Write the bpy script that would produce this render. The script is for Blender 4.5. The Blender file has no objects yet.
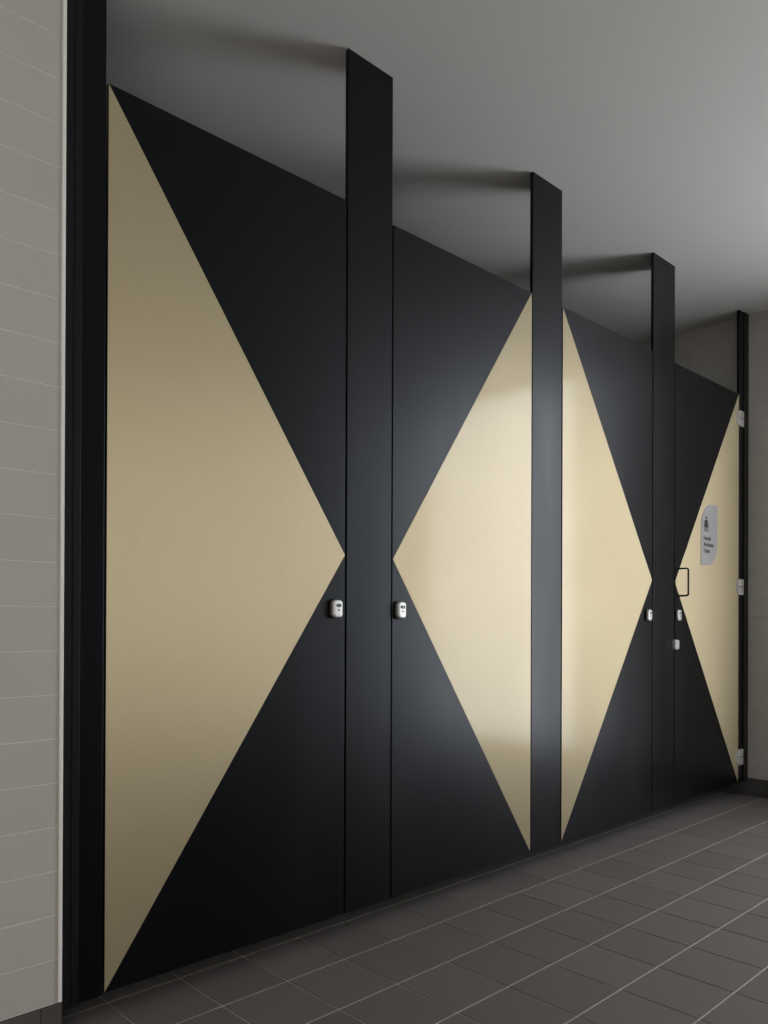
import bpy, bmesh, math, random
from mathutils import Vector, Matrix

random.seed(4)
scene = bpy.context.scene
COL = scene.collection

# ------------------------------------------------------------------ sizes (metres)
CAM = (0.0, -1.69774, 0.93107)
H_CEIL = 2.6124
X_LEFT, X_FAR = -2.60, 4.5033         # room ends
Y_FRONT, Y_BACK = -2.45, 1.60         # wall behind the camera, wall behind the cubicles
Z_SK = 0.096                          # skirting height
GZ = 0.0963                           # wall tile course
DOOR_B, TH = 0.0820, 0.013            # underside of the doors, board thickness
WIN = dict(y0=-2.38, y1=-1.06, z0=0.08, z1=2.57)

# ------------------------------------------------------------------ helpers
def obj(name, bm, mat, parent=None, smooth=False, label=None):
    me = bpy.data.meshes.new(name)
    bmesh.ops.recalc_face_normals(bm, faces=bm.faces)
    bm.to_mesh(me); bm.free()
    if isinstance(mat, (list, tuple)):
        for m in mat: me.materials.append(m)
    else:
        me.materials.append(mat)
    if smooth:
        for p in me.polygons: p.use_smooth = True
    o = bpy.data.objects.new(name, me)
    COL.objects.link(o)
    if parent: o.parent = parent
    if label: o['label'] = label
    return o

def thing(name, label, cat, loc, group=None):
    o = bpy.data.objects.new(name, None)
    o.empty_display_size = 0.1
    COL.objects.link(o)
    o.location = loc
    o['label'] = label; o['category'] = cat
    if group: o['group'] = group
    return o

def tag(o, label, cat, group=None):
    o['label'] = label; o['category'] = cat
    if group: o['group'] = group
    return o

def structure(o, label=None):
    o['kind'] = 'structure'
    if label: o['label'] = label
    return o

def box(bm, x0, x1, y0, y1, z0, z1, bevel=0.0, seg=1, mi=0):
    vs = [bm.verts.new((x, y, z)) for x in (x0, x1) for y in (y0, y1) for z in (z0, z1)]
    f = []
    for a in ((0,1,3,2),(4,6,7,5),(0,4,5,1),(2,3,7,6),(0,2,6,4),(1,5,7,3)):
        f.append(bm.faces.new([vs[i] for i in a]))
    for q in f: q.material_index = mi
    if bevel > 0:
        es = list({e for q in f for e in q.edges})
        bmesh.ops.recalc_face_normals(bm, faces=f)
        r = bmesh.ops.bevel(bm, geom=es, offset=bevel, segments=seg, affect='EDGES', profile=0.5)
        for q in r['faces']: q.material_index = mi
    return bm

def prism(bm, pts, y0, y1, bevel=0.0):
    """outline in (x, z), extruded from y0 (front) to y1 (back)"""
    a = [bm.verts.new((x, y0, z)) for x, z in pts]
    b = [bm.verts.new((x, y1, z)) for x, z in pts]
    n = len(pts)
    f = [bm.faces.new(a), bm.faces.new(b[::-1])]
    for i in range(n):
        f.append(bm.faces.new((a[i], a[(i+1) % n], b[(i+1) % n], b[i])))
    if bevel > 0:
        bmesh.ops.recalc_face_normals(bm, faces=f)
        bmesh.ops.bevel(bm, geom=list(f[0].edges), offset=bevel, segments=2, affect='EDGES')
    return bm

def rr(w, h, r, n=6, cx=0, cz=0):
    out = []
    for k, (sx, sz) in enumerate(((1,1),(-1,1),(-1,-1),(1,-1))):
        for i in range(n+1):
            a = math.pi/2*(k + i/n)
            out.append((cx + sx*(w/2-r) + r*math.cos(a), cz + sz*(h/2-r) + r*math.sin(a)))
    return out

def loft(bm, rings):
    """rings: list of lists of 3D points, same count; capped both ends"""
    R = [[bm.verts.new(p) for p in ring] for ring in rings]
    n = len(R[0])
    for k in range(len(R)-1):
        for i in range(n):
            bm.faces.new((R[k][i], R[k][(i+1) % n], R[k+1][(i+1) % n], R[k+1][i]))
    bm.faces.new(R[0]); bm.faces.new(R[-1][::-1])
    return bm

def tube(bm, path, r, n=12):
    rings = []
    for i, p in enumerate(path):
        p = Vector(p)
        a = Vector(path[max(i-1, 0)]); b = Vector(path[min(i+1, len(path)-1)])
        t = (b-a).normalized()
        s = Vector((1, 0, 0))                      # all paths lie in a plane x = const
        u = t.cross(s).normalized()
        rings.append([tuple(p + (s*math.cos(q)+u*math.sin(q))*r) for q in [2*math.pi*k/n for k in range(n)]])
    return loft(bm, rings)

def tiles(bm, origin, U, V, N, u0, u1, v0, v1, tw, th, gap, thick, bev, skip=None, uoff=0.0, voff=0.0):
    """individual bevelled tiles standing thick proud of origin, along U and V, facing N"""
    O, U, V, N = Vector(origin), Vector(U), Vector(V), Vector(N)
    i0 = math.floor((u0-uoff)/tw); i1 = math.ceil((u1-uoff)/tw)
    j0 = math.floor((v0-voff)/th); j1 = math.ceil((v1-voff)/th)
    for i in range(i0, i1):
        for j in range(j0, j1):
            a0 = max(u0, uoff+i*tw+gap/2); a1 = min(u1, uoff+(i+1)*tw-gap/2)
            b0 = max(v0, voff+j*th+gap/2); b1 = min(v1, voff+(j+1)*th-gap/2)
            if a1-a0 < 0.004 or b1-b0 < 0.004: continue
            if skip and skip(a0, a1, b0, b1): continue
            lo = [O + U*a + V*b for a, b in ((a0,b0),(a1,b0),(a1,b1),(a0,b1))]
            md = [p + N*(thick-bev) for p in lo]
            hi = [O + U*a + V*b + N*thick for a, b in ((a0+bev,b0+bev),(a1-bev,b0+bev),(a1-bev,b1-bev),(a0+bev,b1-bev))]
            L = [bm.verts.new(p) for p in lo]; M = [bm.verts.new(p) for p in md]; T = [bm.verts.new(p) for p in hi]
            for k in range(4):
                q = (k+1) % 4
                bm.faces.new((L[k], L[q], M[q], M[k])).material_index = 1
                bm.faces.new((M[k], M[q], T[q], T[k])).material_index = 1
            bm.faces.new(T).material_index = 1

# ------------------------------------------------------------------ materials
def mat(name, base, rough=0.5, metal=0.0, spec=0.5):
    m = bpy.data.materials.new(name); m.use_nodes = True
    b = m.node_tree.nodes['Principled BSDF']
    b.inputs['Base Color'].default_value = (*base, 1)
    b.inputs['Roughness'].default_value = rough
    b.inputs['Metallic'].default_value = metal
    b.inputs['Specular IOR Level'].default_value = spec
    return m

def nodes(m): return m.node_tree.nodes, m.node_tree.links, m.node_tree.nodes['Principled BSDF']

def noise(m, scale, detail=3, stretch=(1,1,1), rough=0.5):
    N, L, b = nodes(m)
    tc = N.new('ShaderNodeTexCoord'); mp = N.new('ShaderNodeMapping')
    mp.inputs['Scale'].default_value = stretch
    n = N.new('ShaderNodeTexNoise'); n.inputs['Scale'].default_value = scale
    n.inputs['Detail'].default_value = detail; n.inputs['Roughness'].default_value = rough
    L.new(tc.outputs['Object'], mp.inputs[0]); L.new(mp.outputs[0], n.inputs['Vector'])
    return n

def ramp(m, src, stops):
    N, L, b = nodes(m)
    r = N.new('ShaderNodeValToRGB')
    els = r.color_ramp.elements
    els[0].position, els[0].color = stops[0][0], (*stops[0][1], 1)
    els[1].position, els[1].color = stops[-1][0], (*stops[-1][1], 1)
    for p, c in stops[1:-1]:
        e = els.new(p); e.color = (*c, 1)
    L.new(src, r.inputs[0]); return r

def maprange(m, src, a, b_, c, d):
    N, L, b = nodes(m)
    r = N.new('ShaderNodeMapRange')
    for k, v in zip(('From Min','From Max','To Min','To Max'), (a, b_, c, d)): r.inputs[k].default_value = v
    L.new(src, r.inputs['Value']); return r

def bump(m, src, strength, dist):
    N, L, b = nodes(m)
    q = N.new('ShaderNodeBump'); q.inputs['Strength'].default_value = strength; q.inputs['Distance'].default_value = dist
    L.new(src, q.inputs['Height']); L.new(q.outputs[0], b.inputs['Normal']); return q

# black compact laminate, wiped smears in the gloss
black = mat('black_laminate', (0.0020, 0.0021, 0.0028), 0.30, 0, 0.265)
black.node_tree.nodes['Principled BSDF'].inputs['Specular Tint'].default_value = (0.79, 0.885, 1.0, 1)   # blue of reflected daylight tinted into the specular colour
N, L, b = nodes(black)
n = noise(black, 3.0, 3, (2.6, 1, 0.45), 0.5)
r = maprange(black, n.outputs['Fac'], 0.2, 0.8, 0.27, 0.38); L.new(r.outputs[0], b.inputs['Roughness'])
n2 = noise(black, 900, 2); bump(black, n2.outputs['Fac'], 0.05, 0.0004)
black_edge = mat('black_board_edge', (0.006, 0.006, 0.006), 0.6, 0, 0.3)
black_alu = mat('black_powder_coat', (0.004, 0.005, 0.006), 0.45, 0, 0.3)

# brushed brass coloured metal sheet
gold = mat('brushed_gold', (0.66, 0.555, 0.36), 0.5, 0.68)
N, L, b = nodes(gold)
g1 = noise(gold, 60, 3, (14, 1, 0.6))
g2 = noise(gold, 3.0, 4, (1, 1, 1))
rg = ramp(gold, g1.outputs['Fac'], [(0.3, (0.585, 0.50, 0.325)), (0.7, (0.635, 0.545, 0.36))])
L.new(rg.outputs[0], b.inputs['Base Color'])
r = maprange(gold, g2.outputs['Fac'], 0.3, 0.7, 0.52, 0.56); L.new(r.outputs[0], b.inputs['Roughness'])
g3 = noise(gold, 350, 3, (2, 1, 0.7)); bump(gold, g3.outputs['Fac'], 0.22, 0.0005)
b.inputs['Anisotropic'].default_value = 0.78      # vertical brushing widens reflections sideways
b.inputs['Coat Weight'].default_value = 0.42; b.inputs['Coat Roughness'].default_value = 0.12
tv = N.new('ShaderNodeCombineXYZ'); tv.inputs[0].default_value = 1.0
L.new(tv.outputs[0], b.inputs['Tangent'])
gold_edge = mat('gold_cut_edge', (0.85, 0.78, 0.60), 0.35, 1.0)

# ceiling paint
ceil_m = mat('ceiling_paint', (0.69, 0.687, 0.68), 0.7, 0, 0.3)
n = noise(ceil_m, 260, 3); bump(ceil_m, n.outputs['Fac'], 0.06, 0.0006)

def tile_mat(name, c0, c1, rough, bump_s, nscale, vary=0.1):
    m = mat(name, c0, rough)
    N, L, b = nodes(m)
    geo = N.new('ShaderNodeNewGeometry')
    rp = ramp(m, geo.outputs['Random Per Island'], [(0, c0), (1, c1)])
    n = noise(m, nscale, 6, (1,1,1), 0.65)
    mr = maprange(m, n.outputs['Fac'], 0.25, 0.75, 1-vary, 1+vary)
    mx = N.new('ShaderNodeMix'); mx.data_type = 'RGBA'; mx.blend_type = 'MULTIPLY'
    mx.inputs[0].default_value = 1.0
    L.new(rp.outputs[0], mx.inputs[6]); L.new(mr.outputs[0], mx.inputs[7])
    L.new(mx.outputs[2], b.inputs['Base Color'])
    if bump_s: bump(m, n.outputs['Fac'], bump_s, 0.001)
    return m

wall_tile = tile_mat('light_wall_tile', (0.465, 0.452, 0.433), (0.48, 0.467, 0.447), 0.45, 0.0, 5, 0.02)
wall_grout = mat('wall_grout', (0.63, 0.615, 0.59), 0.9)
floor_tile = tile_mat('charcoal_floor_tile', (0.130, 0.120, 0.114), (0.152, 0.140, 0.133), 0.7, 0.3, 170)
floor_grout = mat('floor_grout', (0.54, 0.52, 0.49), 0.9)
skirt_tile = tile_mat('charcoal_skirting_tile', (0.050, 0.044, 0.043), (0.095, 0.093, 0.088), 0.6, 0.3, 120)
skirt_grout = mat('skirting_grout', (0.03, 0.028, 0.026), 0.9)
paint = mat('plain_wall_paint', (0.50, 0.48, 0.45), 0.7)
trim_m = mat('white_tile_trim', (0.85, 0.85, 0.84), 0.35)
trim_g = mat('grey_tile_trim', (0.50, 0.485, 0.46), 0.5)

chrome = mat('satin_metal', (0.80, 0.80, 0.80), 0.32, 0.6)
lockbody = mat('satin_silver_lock', (0.66, 0.66, 0.66), 0.38, 0.55)
plate_m = mat('silver_sign_plate', (0.50, 0.50, 0.51), 0.42, 0.3)
ink = mat('black_print', (0.012, 0.012, 0.012), 0.6)
blackplastic = mat('black_plastic', (0.010, 0.010, 0.010), 0.5)
green = mat('green_indicator', (0.02, 0.16, 0.055), 0.4)
pale = mat('pale_print', (0.55, 0.62, 0.56), 0.5)
win_frame_m = mat('grey_window_frame', (0.10, 0.10, 0.105), 0.45)

daylight = bpy.data.materials.new('daylight_frosted_glass'); daylight.use_nodes = True
N = daylight.node_tree.nodes; L = daylight.node_tree.links
b = N['Principled BSDF']
b.inputs['Base Color'].default_value = (0.8, 0.8, 0.8, 1)
b.inputs['Emission Color'].default_value = (0.94, 0.965, 1.0, 1)
b.inputs['Emission Strength'].default_value = 6.2

fill_glow = daylight.copy(); fill_glow.name = 'fill_window_glow'  # weaker, warmer glow for the added fill window
fill_glow.node_tree.nodes['Principled BSDF'].inputs['Emission Strength'].default_value = 3.1
fill_glow.node_tree.nodes['Principled BSDF'].inputs['Emission Color'].default_value = (1.0, 0.93, 0.84, 1)

# ------------------------------------------------------------------ the setting
Y_T0 = -(0.2*1) + 0.1127                 # a floor joint line (row 1)
X_T0 = 1.271
bm = bmesh.new()
box(bm, X_LEFT, X_FAR, Y_FRONT, Y_BACK, -0.12, -0.0020)
tiles(bm, (0, 0, -0.0020), (1,0,0), (0,1,0), (0,0,1), X_LEFT, X_FAR, Y_FRONT, Y_BACK, 0.2, 0.2, 0.0046, 0.0020, 0.0007, uoff=X_T0, voff=Y_T0)
structure(obj('floor', bm, [floor_grout, floor_tile]))

bm = bmesh.new(); box(bm, X_LEFT-0.15, X_FAR+0.15, Y_FRONT-0.15, Y_BACK+0.15, H_CEIL, H_CEIL+0.12)
structure(obj('ceiling', bm, ceil_m))

# wall the partition starts from (its face is level with the doors)
XW = 0.7078
bm = bmesh.new(); box(bm, X_LEFT, XW-0.0010, 0.0006, Y_BACK, 0, H_CEIL)
tiles(bm, (0, 0.0022, 0), (1,0,0), (0,0,1), (0,-1,0), X_LEFT, 0.6986, Z_SK+0.001, H_CEIL, 0.6, GZ, 0.0020, 0.0022, 0.0006, uoff=0.6996, voff=Z_SK)
structure(obj('wall_left', bm, [wall_grout, wall_tile]))
bm = bmesh.new(); box(bm, X_LEFT, XW-0.0010, -0.0030, 0.0020, 0, Z_SK-0.001)
tiles(bm, (0, -0.0030, 0), (1,0,0), (0,0,1), (0,-1,0), X_LEFT, XW-0.001, 0.001, Z_SK-0.0015, 0.2, 0.2, 0.002, 0.0015, 0.0007, uoff=0.661)
structure(obj('baseboard_left', bm, [skirt_grout, skirt_tile]))
bm = bmesh.new()
box(bm, 0.6998, XW, -0.0035, 0.0020, Z_SK, H_CEIL, 0.001, 2, mi=0)
structure(obj('trim_1', bm, [trim_m, trim_g]), 'white tile edge trim where the left wall meets the black post')

# far wall, with the tall window beyond the frame
def in_win(a0, a1, b0, b1): return a1 > WIN['y0'] and a0 < WIN['y1'] and b1 > WIN['z0'] and b0 < WIN['z1']
bm = bmesh.new()
XF = X_FAR + 0.0022
for y0, y1, z0, z1 in ((Y_FRONT, WIN['y0'], 0, H_CEIL), (WIN['y1'], Y_BACK, 0, H_CEIL),
                       (WIN['y0'], WIN['y1'], 0, WIN['z0']), (WIN['y0'], WIN['y1'], WIN['z1'], H_CEIL)):
    box(bm, XF, XF+0.16, y0, y1, z0, z1)
for y0, y1 in ((Y_FRONT, WIN['y0']), (WIN['y1'], Y_BACK)):
    tiles(bm, (XF, 0, 0), (0,1,0), (0,0,1), (-1,0,0), y0, y1, Z_SK+0.001, H_CEIL, 0.3, GZ, 0.0022, 0.0022, 0.0012, uoff=0.30, voff=Z_SK)
structure(obj('wall_right', bm, [wall_grout, wall_tile]))
bm = bmesh.new()
box(bm, X_FAR-0.004, XF-0.0002, Y_FRONT, Y_BACK, 0, Z_SK-0.001)
tiles(bm, (X_FAR-0.004, 0, 0), (0,1,0), (0,0,1), (-1,0,0), Y_FRONT, Y_BACK, 0.001, Z_SK-0.0015, 0.2, 0.2, 0.002, 0.0015, 0.0007, uoff=Y_T0)
structure(obj('baseboard_right', bm, [skirt_grout, skirt_tile]))

bm = bmesh.new(); box(bm, X_LEFT-0.15, X_LEFT, Y_FRONT-0.15, Y_BACK+0.15, 0, H_CEIL)
structure(obj('wall_end', bm, paint))
W2 = dict(x0=-2.30, x1=-0.40, z0=0.30, z1=2.20)  # opening for an unseen window added to brighten the walls and floor
bm = bmesh.new()
for xa, xb, za, zb in ((X_LEFT, W2['x0'], 0, H_CEIL), (W2['x1'], X_FAR, 0, H_CEIL), (W2['x0'], W2['x1'], 0, W2['z0']), (W2['x0'], W2['x1'], W2['z1'], H_CEIL)):
    box(bm, xa, xb, Y_FRONT-0.15, Y_FRONT, za, zb)
structure(obj('wall_front', bm, paint))
bm = bmesh.new()
for xa, xb, za, zb in ((W2['x0'], W2['x0']+0.035, W2['z0'], W2['z1']), (W2['x1']-0.035, W2['x1'], W2['z0'], W2['z1']), (W2['x0']+0.035, W2['x1']-0.035, W2['z0'], W2['z0']+0.035), (W2['x0']+0.035, W2['x1']-0.035, W2['z1']-0.035, W2['z1'])):
    box(bm, xa, xb, Y_FRONT-0.10, Y_FRONT-0.04, za, zb)
wf2 = structure(obj('added_fill_window', bm, win_frame_m), 'unseen window added behind the camera as fill light')
bm = bmesh.new(); box(bm, W2['x0']+0.035, W2['x1']-0.035, Y_FRONT-0.08, Y_FRONT-0.072, W2['z0']+0.035, W2['z1']-0.035)
obj('window_pane', bm, fill_glow, wf2)
bm = bmesh.new(); box(bm, X_LEFT, X_FAR, Y_BACK, Y_BACK+0.15, 0, H_CEIL)
structure(obj('wall_back', bm, paint))

# window
w = WIN
bm = bmesh.new()
x0, x1 = XF+0.03, XF+0.09
F_ = 0.035
box(bm, x0, x1, w['y0'], w['y0']+F_, w['z0'], w['z1']); box(bm, x0, x1, w['y1']-F_, w['y1'], w['z0'], w['z1'])
box(bm, x0, x1, w['y0']+F_, w['y1']-F_, w['z0'], w['z0']+F_); box(bm, x0, x1, w['y0']+F_, w['y1']-F_, w['z1']-F_, w['z1'])
wf = structure(obj('window_1', bm, win_frame_m), 'tall frosted window in the far end wall')
bm = bmesh.new(); box(bm, x0+0.02, x0+0.028, w['y0']+F_, w['y1']-F_, w['z0']+F_, w['z1']-F_)
obj('window_pane', bm, daylight, wf)

# ------------------------------------------------------------------ upright panels between the doors
def panel(x0, x1, z0=DOOR_B, z1=H_CEIL, y0=0.0, y1=TH, bevel=0.0012):
    bm = bmesh.new(); box(bm, x0, x1, y0, y1, z0, z1, bevel, 2); return bm

for x0, x1, lab in ((1.5515, 1.7375, 'wide black upright panel reaching the ceiling between the first and second doors from the left'),
                    (2.4840, 2.6800, 'black upright panel with pale smears between the two bright gold triangles, reaching the ceiling'),
                    (3.4280, 3.6390, 'darkest narrow black upright panel to the ceiling, just left of the door with the sign')):
    tag(obj('upright_panel', panel(x0, x1), black), lab, 'panel', 'upright panels between the cubicle doors')

t = thing('wall_post', 'black end post against the pale tiled wall at the left of the partition', 'post', (0.75, 0, DOOR_B), 'end posts of the partition')
def local(o, t):                       # keep world coordinates while parenting
    o.data.transform(Matrix.Translation(-Vector(t.location))); return o
local(obj('post_panel', panel(0.7450, 0.8020, DOOR_B-0.004), black, t), t)
bm = bmesh.new(); box(bm, 0.7085, 0.7445, -0.004, 0.022, DOOR_B-0.004, H_CEIL, 0.001, 2)
box(bm, 0.7270, 0.7285, -0.0055, -0.004, DOOR_B, H_CEIL)
local(obj('wall_channel', bm, black_alu, t), t)

t = thing('wall_post', 'thin black hinge post in the far corner at the right of the partition', 'post', (4.45, 0, DOOR_B), 'end posts of the partition')
local(obj('post_panel', panel(4.3910, 4.4435), black, t), t)
bm = bmesh.new(); box(bm, 4.4440, X_FAR-0.0006, -0.006, 0.022, DOOR_B+0.001, H_CEIL, 0.001, 2)
local(obj('wall_channel', bm, black_alu, t), t)

# ------------------------------------------------------------------ doors
IN = 0.0008           # inlay sheet thickness
def at_y(pts, y): return [(x, y, z) for x, z in pts]

def lock(t, cx, cz, state):
    """oval cased indicator bolt, face 33 x 49 mm"""
    bm = bmesh.new()
    loft(bm, [at_y(rr(0.042, 0.057, 0.014, 6, cx, cz), 0.0), at_y(rr(0.042, 0.057, 0.014, 6, cx, cz), -0.0060), at_y(rr(0.039, 0.054, 0.013, 6, cx, cz), -0.0075)])
    base = local(obj('lock_base', bm, blackplastic, t, label='black backing plate'), t)
    bm = bmesh.new()
    prof = [(-0.0075, 0.0), (-0.0125, 0.0), (-0.0150, 0.0010), (-0.0165, 0.0028), (-0.0172, 0.0060)]
    loft(bm, [at_y(rr(0.036-2*i, 0.051-2*i, max(0.011-i*0.6, 0.004), 6, cx, cz), y) for y, i in prof])
    body = local(obj('lock', bm, lockbody, t, smooth=False, label='satin silver indicator lock'), t)
    bm = bmesh.new(); prism(bm, rr(0.0190, 0.0090, 0.0042, 6, cx+0.0015, cz+0.0095), -0.0180, -0.0160)
    ind = local(obj('indicator_window', bm, blackplastic, body), t)
    bm = bmesh.new(); prism(bm, rr(0.0120 if state else 0.008, 0.0050, 0.002, 6, cx+0.0015, cz+0.0095), -0.0184, -0.0178)
    local(obj('indicator', bm, green if state else pale, body, label='green vacant marker' if state else None), t)
    bm = bmesh.new()
    prism(bm, rr(0.0055, 0.0055, 0.0026, 6, cx+0.001, cz-0.004), -0.0178, -0.0168)
    local(obj('emergency_slot', bm, blackplastic, body), t)

def door(x0, x1, tip, label, top, mid=1.1265, lo=0.0845, hi=None):
    """black leaf; the gold triangle has its upright side on the edge away from the tip"""
    t = thing('cubicle_door_leaf', label, 'door', ((x0+x1)/2, 0, DOOR_B), 'cubicle doors')
    bm = bmesh.new(); box(bm, x0, x1, 0, TH, DOOR_B, top, 0.0008, 1)
    local(obj('door_panel', bm, black, t), t)
    e = 0.0012
    if tip == 'right': pts = [(x0+e, lo), (x1-e, mid), (x0+e, top-0.0025)]
    else:              pts = [(x1-e, lo), (x1-e, top-0.0025), (x0+e, mid)]
    bm = bmesh.new(); prism(bm, pts, -IN, 0.0)
    bm.normal_update()
    for f in bm.faces:
        f.material_index = 0 if abs(f.normal.y) > 0.5 else 1
    local(obj('gold_inlay', bm, [gold, gold_edge], t, label='brushed gold triangle inlay'), t)
    return t

d1 = door(0.8065, 1.5450, 'right', 'first cubicle door from the left, its dim gold triangle pointing right, green lock marker', 2.1640)
lock(d1, 1.5050, 0.9695, True)
d2 = door(1.7430, 2.4785, 'left', 'second cubicle door from the left, bright gold triangle pointing left beside the wide black panel', 2.1585)
lock(d2, 1.7710, 0.9690, False)
d3 = door(2.6855, 3.4200, 'right', 'third cubicle door from the left, narrow bright gold triangle pointing right', 2.1625)
lock(d3, 3.3740, 0.9680, False)
d4 = door(3.6435, 4.3860, 'left', 'farthest cubicle door, with the silver toilet sign, pull handle and three hinges', 2.1585)
lock(d4, 3.6650, 0.9700, False)

# small rectangular latch under the far lock
bm = bmesh.new()
loft(bm, [at_y(rr(0.042, 0.046, 0.008, 5, 3.6400, 0.8315), y) if k < 2 else at_y(rr(0.036, 0.040, 0.006, 5, 3.6400, 0.8315), y) for k, y in enumerate((-0.0004, -0.0130, -0.0160))])
local(obj('latch', bm, lockbody, d4, label='small silver latch below the lock'), d4)
# pull handle
hx, hz0, hz1, pr, br = 3.6740, 1.0620, 1.1900, 0.051, 0.010
path = [(hx, 0, hz0), (hx, -pr+br, hz0)]
for k in range(1, 6):
    a = math.pi/2*k/5; path.append((hx, -pr+br-br*math.sin(a), hz0+br-br*math.cos(a)))
path.append((hx, -pr, hz1-br))
for k in range(1, 6):
    a = math.pi/2*k/5; path.append((hx, -pr+br-br*math.cos(a), hz1-br+br*math.sin(a)))
path.append((hx, 0, hz1))
bm = bmesh.new(); tube(bm, path, 0.0042)
local(obj('pull_handle', bm, blackplastic, d4, smooth=True, label='black D shaped pull handle'), d4)
# hinges
for zc in (2.0290, 1.1270, 0.2180):
    bm = bmesh.new()
    prism(bm, [(4.3860, zc+0.038), (4.3470, zc+0.036), (4.3470, zc-0.024), (4.3860, zc-0.038)], -0.0045, -IN, 0.0008)
    hg = local(obj('hinge', bm, chrome, d4, label='satin metal hinge'), d4)
    bm = bmesh.new()
    box(bm, 4.3870, 4.4350, -0.009, -0.0002, zc-0.042, zc+0.0, 0.002, 2)
    box(bm, 4.3870, 4.4350, -0.009, -0.0002, zc+0.003, zc+0.042, 0.002, 2)
    local(obj('hinge_knuckle', bm, chrome, hg), d4)
# scratches on the second door
bm = bmesh.new()
for (xa, za), (xb, zb) in (((1.8060, 0.905), (1.8200, 0.950)), ((1.7985, 0.880), (1.8040, 0.900)), ((1.8120, 0.9150), (1.8165, 0.9350))):
    q = Vector((zb-za, 0, xa-xb)).normalized()*0.0009
    m_ = ((xa+xb)/2, (za+zb)/2)
    vs = [bm.verts.new(p) for p in ((xa, -0.0001, za), (m_[0]+q.x, -0.0001, m_[1]+q.z), (xb, -0.0001, zb), (m_[0]-q.x, -0.0001, m_[1]-q.z))]
    bm.faces.new(vs)
local(obj('scratch_mark', bm, black_edge, d2, label='short dark scuffs near the lock'), d2)

# sign on the far door
sx0, sx1, sz0, sz1 = 3.9205, 4.1080, 1.2210, 1.5310
pts = [(sx0, sz0), ]
R2 = 0.120
for k in range(0, 9):                  # big round lower right corner
    a = -math.pi/2 + math.pi/2*k/8
    pts.append((sx1-R2+R2*math.cos(a), sz0+R2+R2*math.sin(a)))
pts.append((sx1, sz1-0.006)); pts.append((sx1-0.006, sz1))
for k in range(0, 9):                  # big round upper left corner
    a = math.pi/2 + math.pi/2*k/8
    pts.append((sx0+R2+R2*math.cos(a), sz1-R2+R2*math.sin(a)))
bm = bmesh.new(); prism(bm, pts, -0.0040, -IN)
sign = local(obj('sign', bm, plate_m, d4, label='silver sign plate reading Female Ambulant Toilet'), d4)

def text_mesh(txt, size, x, z, y, bold=0.0):
    cu = bpy.data.curves.new('lettering', 'FONT'); cu.body = txt; cu.size = size; cu.offset = bold
    cu.extrude = 0.0002; cu.space_line = 1.0
    tmp = bpy.data.objects.new('tmp', cu); COL.objects.link(tmp)
    dg = bpy.context.evaluated_depsgraph_get(); dg.update()
    me = bpy.data.meshes.new_from_object(tmp.evaluated_get(dg))
    bpy.data.objects.remove(tmp); bpy.data.curves.remove(cu)
    me.transform(Matrix.Translation((x, y, z)) @ Matrix.Rotation(math.pi/2, 4, 'X'))
    return me
for word, z in (('Female', 1.3480), ('Ambulant', 1.3165), ('Toilet', 1.2850)):
    me = text_mesh(word, 0.0300, 3.9450, z, -0.0043, 0.0005)
    me.materials.append(ink); me.name = 'lettering'
    o = bpy.data.objects.new('lettering', me); COL.objects.link(o); o.parent = sign
    local(o, d4)
# pictogram: woman in a dress with two walking sticks
bm = bmesh.new()
px, pz = 3.9760, 1.3900
def disc(cx, cz, r): prism(bm, [(cx+r*math.cos(2*math.pi*k/16), cz+r*math.sin(2*math.pi*k/16)) for k in range(16)], -0.0045, -0.0040)
def stroke(xa, za, xb, zb, w_):
    d = Vector((xb-xa, zb-za)).normalized(); n_ = Vector((-d.y, d.x))*w_/2
    prism(bm, [(xa+n_.x, za+n_.y), (xb+n_.x, zb+n_.y), (xb-n_.x, zb-n_.y), (xa-n_.x, za-n_.y)], -0.0045, -0.0040)
disc(px, pz+0.0690, 0.0075)
prism(bm, [(px-0.009, pz+0.059), (px+0.009, pz+0.059), (px+0.0185, pz+0.022), (px-0.0185, pz+0.022)], -0.0045, -0.0040)
stroke(px-0.0065, pz+0.022, px-0.0065, pz, 0.0070); stroke(px+0.0065, pz+0.022, px+0.0065, pz, 0.0070)
for s in (-1, 1):
    stroke(px+s*0.011, pz+0.057, px+s*0.0230, pz+0.040, 0.0045)
    stroke(px+s*0.0230, pz+0.042, px+s*0.0235, pz, 0.0050)
local(obj('pictogram', bm, ink, sign), d4)

# ------------------------------------------------------------------ light, world, camera
wd = bpy.data.worlds.new('world'); scene.world = wd; wd.use_nodes = True
wd.node_tree.nodes['Background'].inputs[0].default_value = (0.75, 0.85, 1, 1)
wd.node_tree.nodes['Background'].inputs[1].default_value = 0.3

R = Vector((0.7404390447101126, -0.6721118506088397, 0.003959967163570168))
U = Vector((-0.005197168811730619, 0.00016623262596253928, 0.999986480810144))
Fw = Vector((0.6721034224768673, 0.7404496151919283, 0.0033699936212114555))
cam = bpy.data.cameras.new('camera'); co = bpy.data.objects.new('camera', cam); COL.objects.link(co)
M = Matrix((R, U, -Fw)).transposed().to_4x4(); M.translation = Vector(CAM)
co.matrix_world = M
cam.sensor_fit = 'HORIZONTAL'; cam.sensor_width = 36.0
cam.lens = 787.5726/768*36.0
cam.shift_x = (384-343.817)/768; cam.shift_y = (619.502-512)/768
cam.clip_start = 0.01
scene.camera = co

vs = scene.view_settings
vs.view_transform = 'Standard'; vs.look = 'None'; vs.gamma = 1.0; vs.use_curve_mapping = False
vs.exposure = 0.0
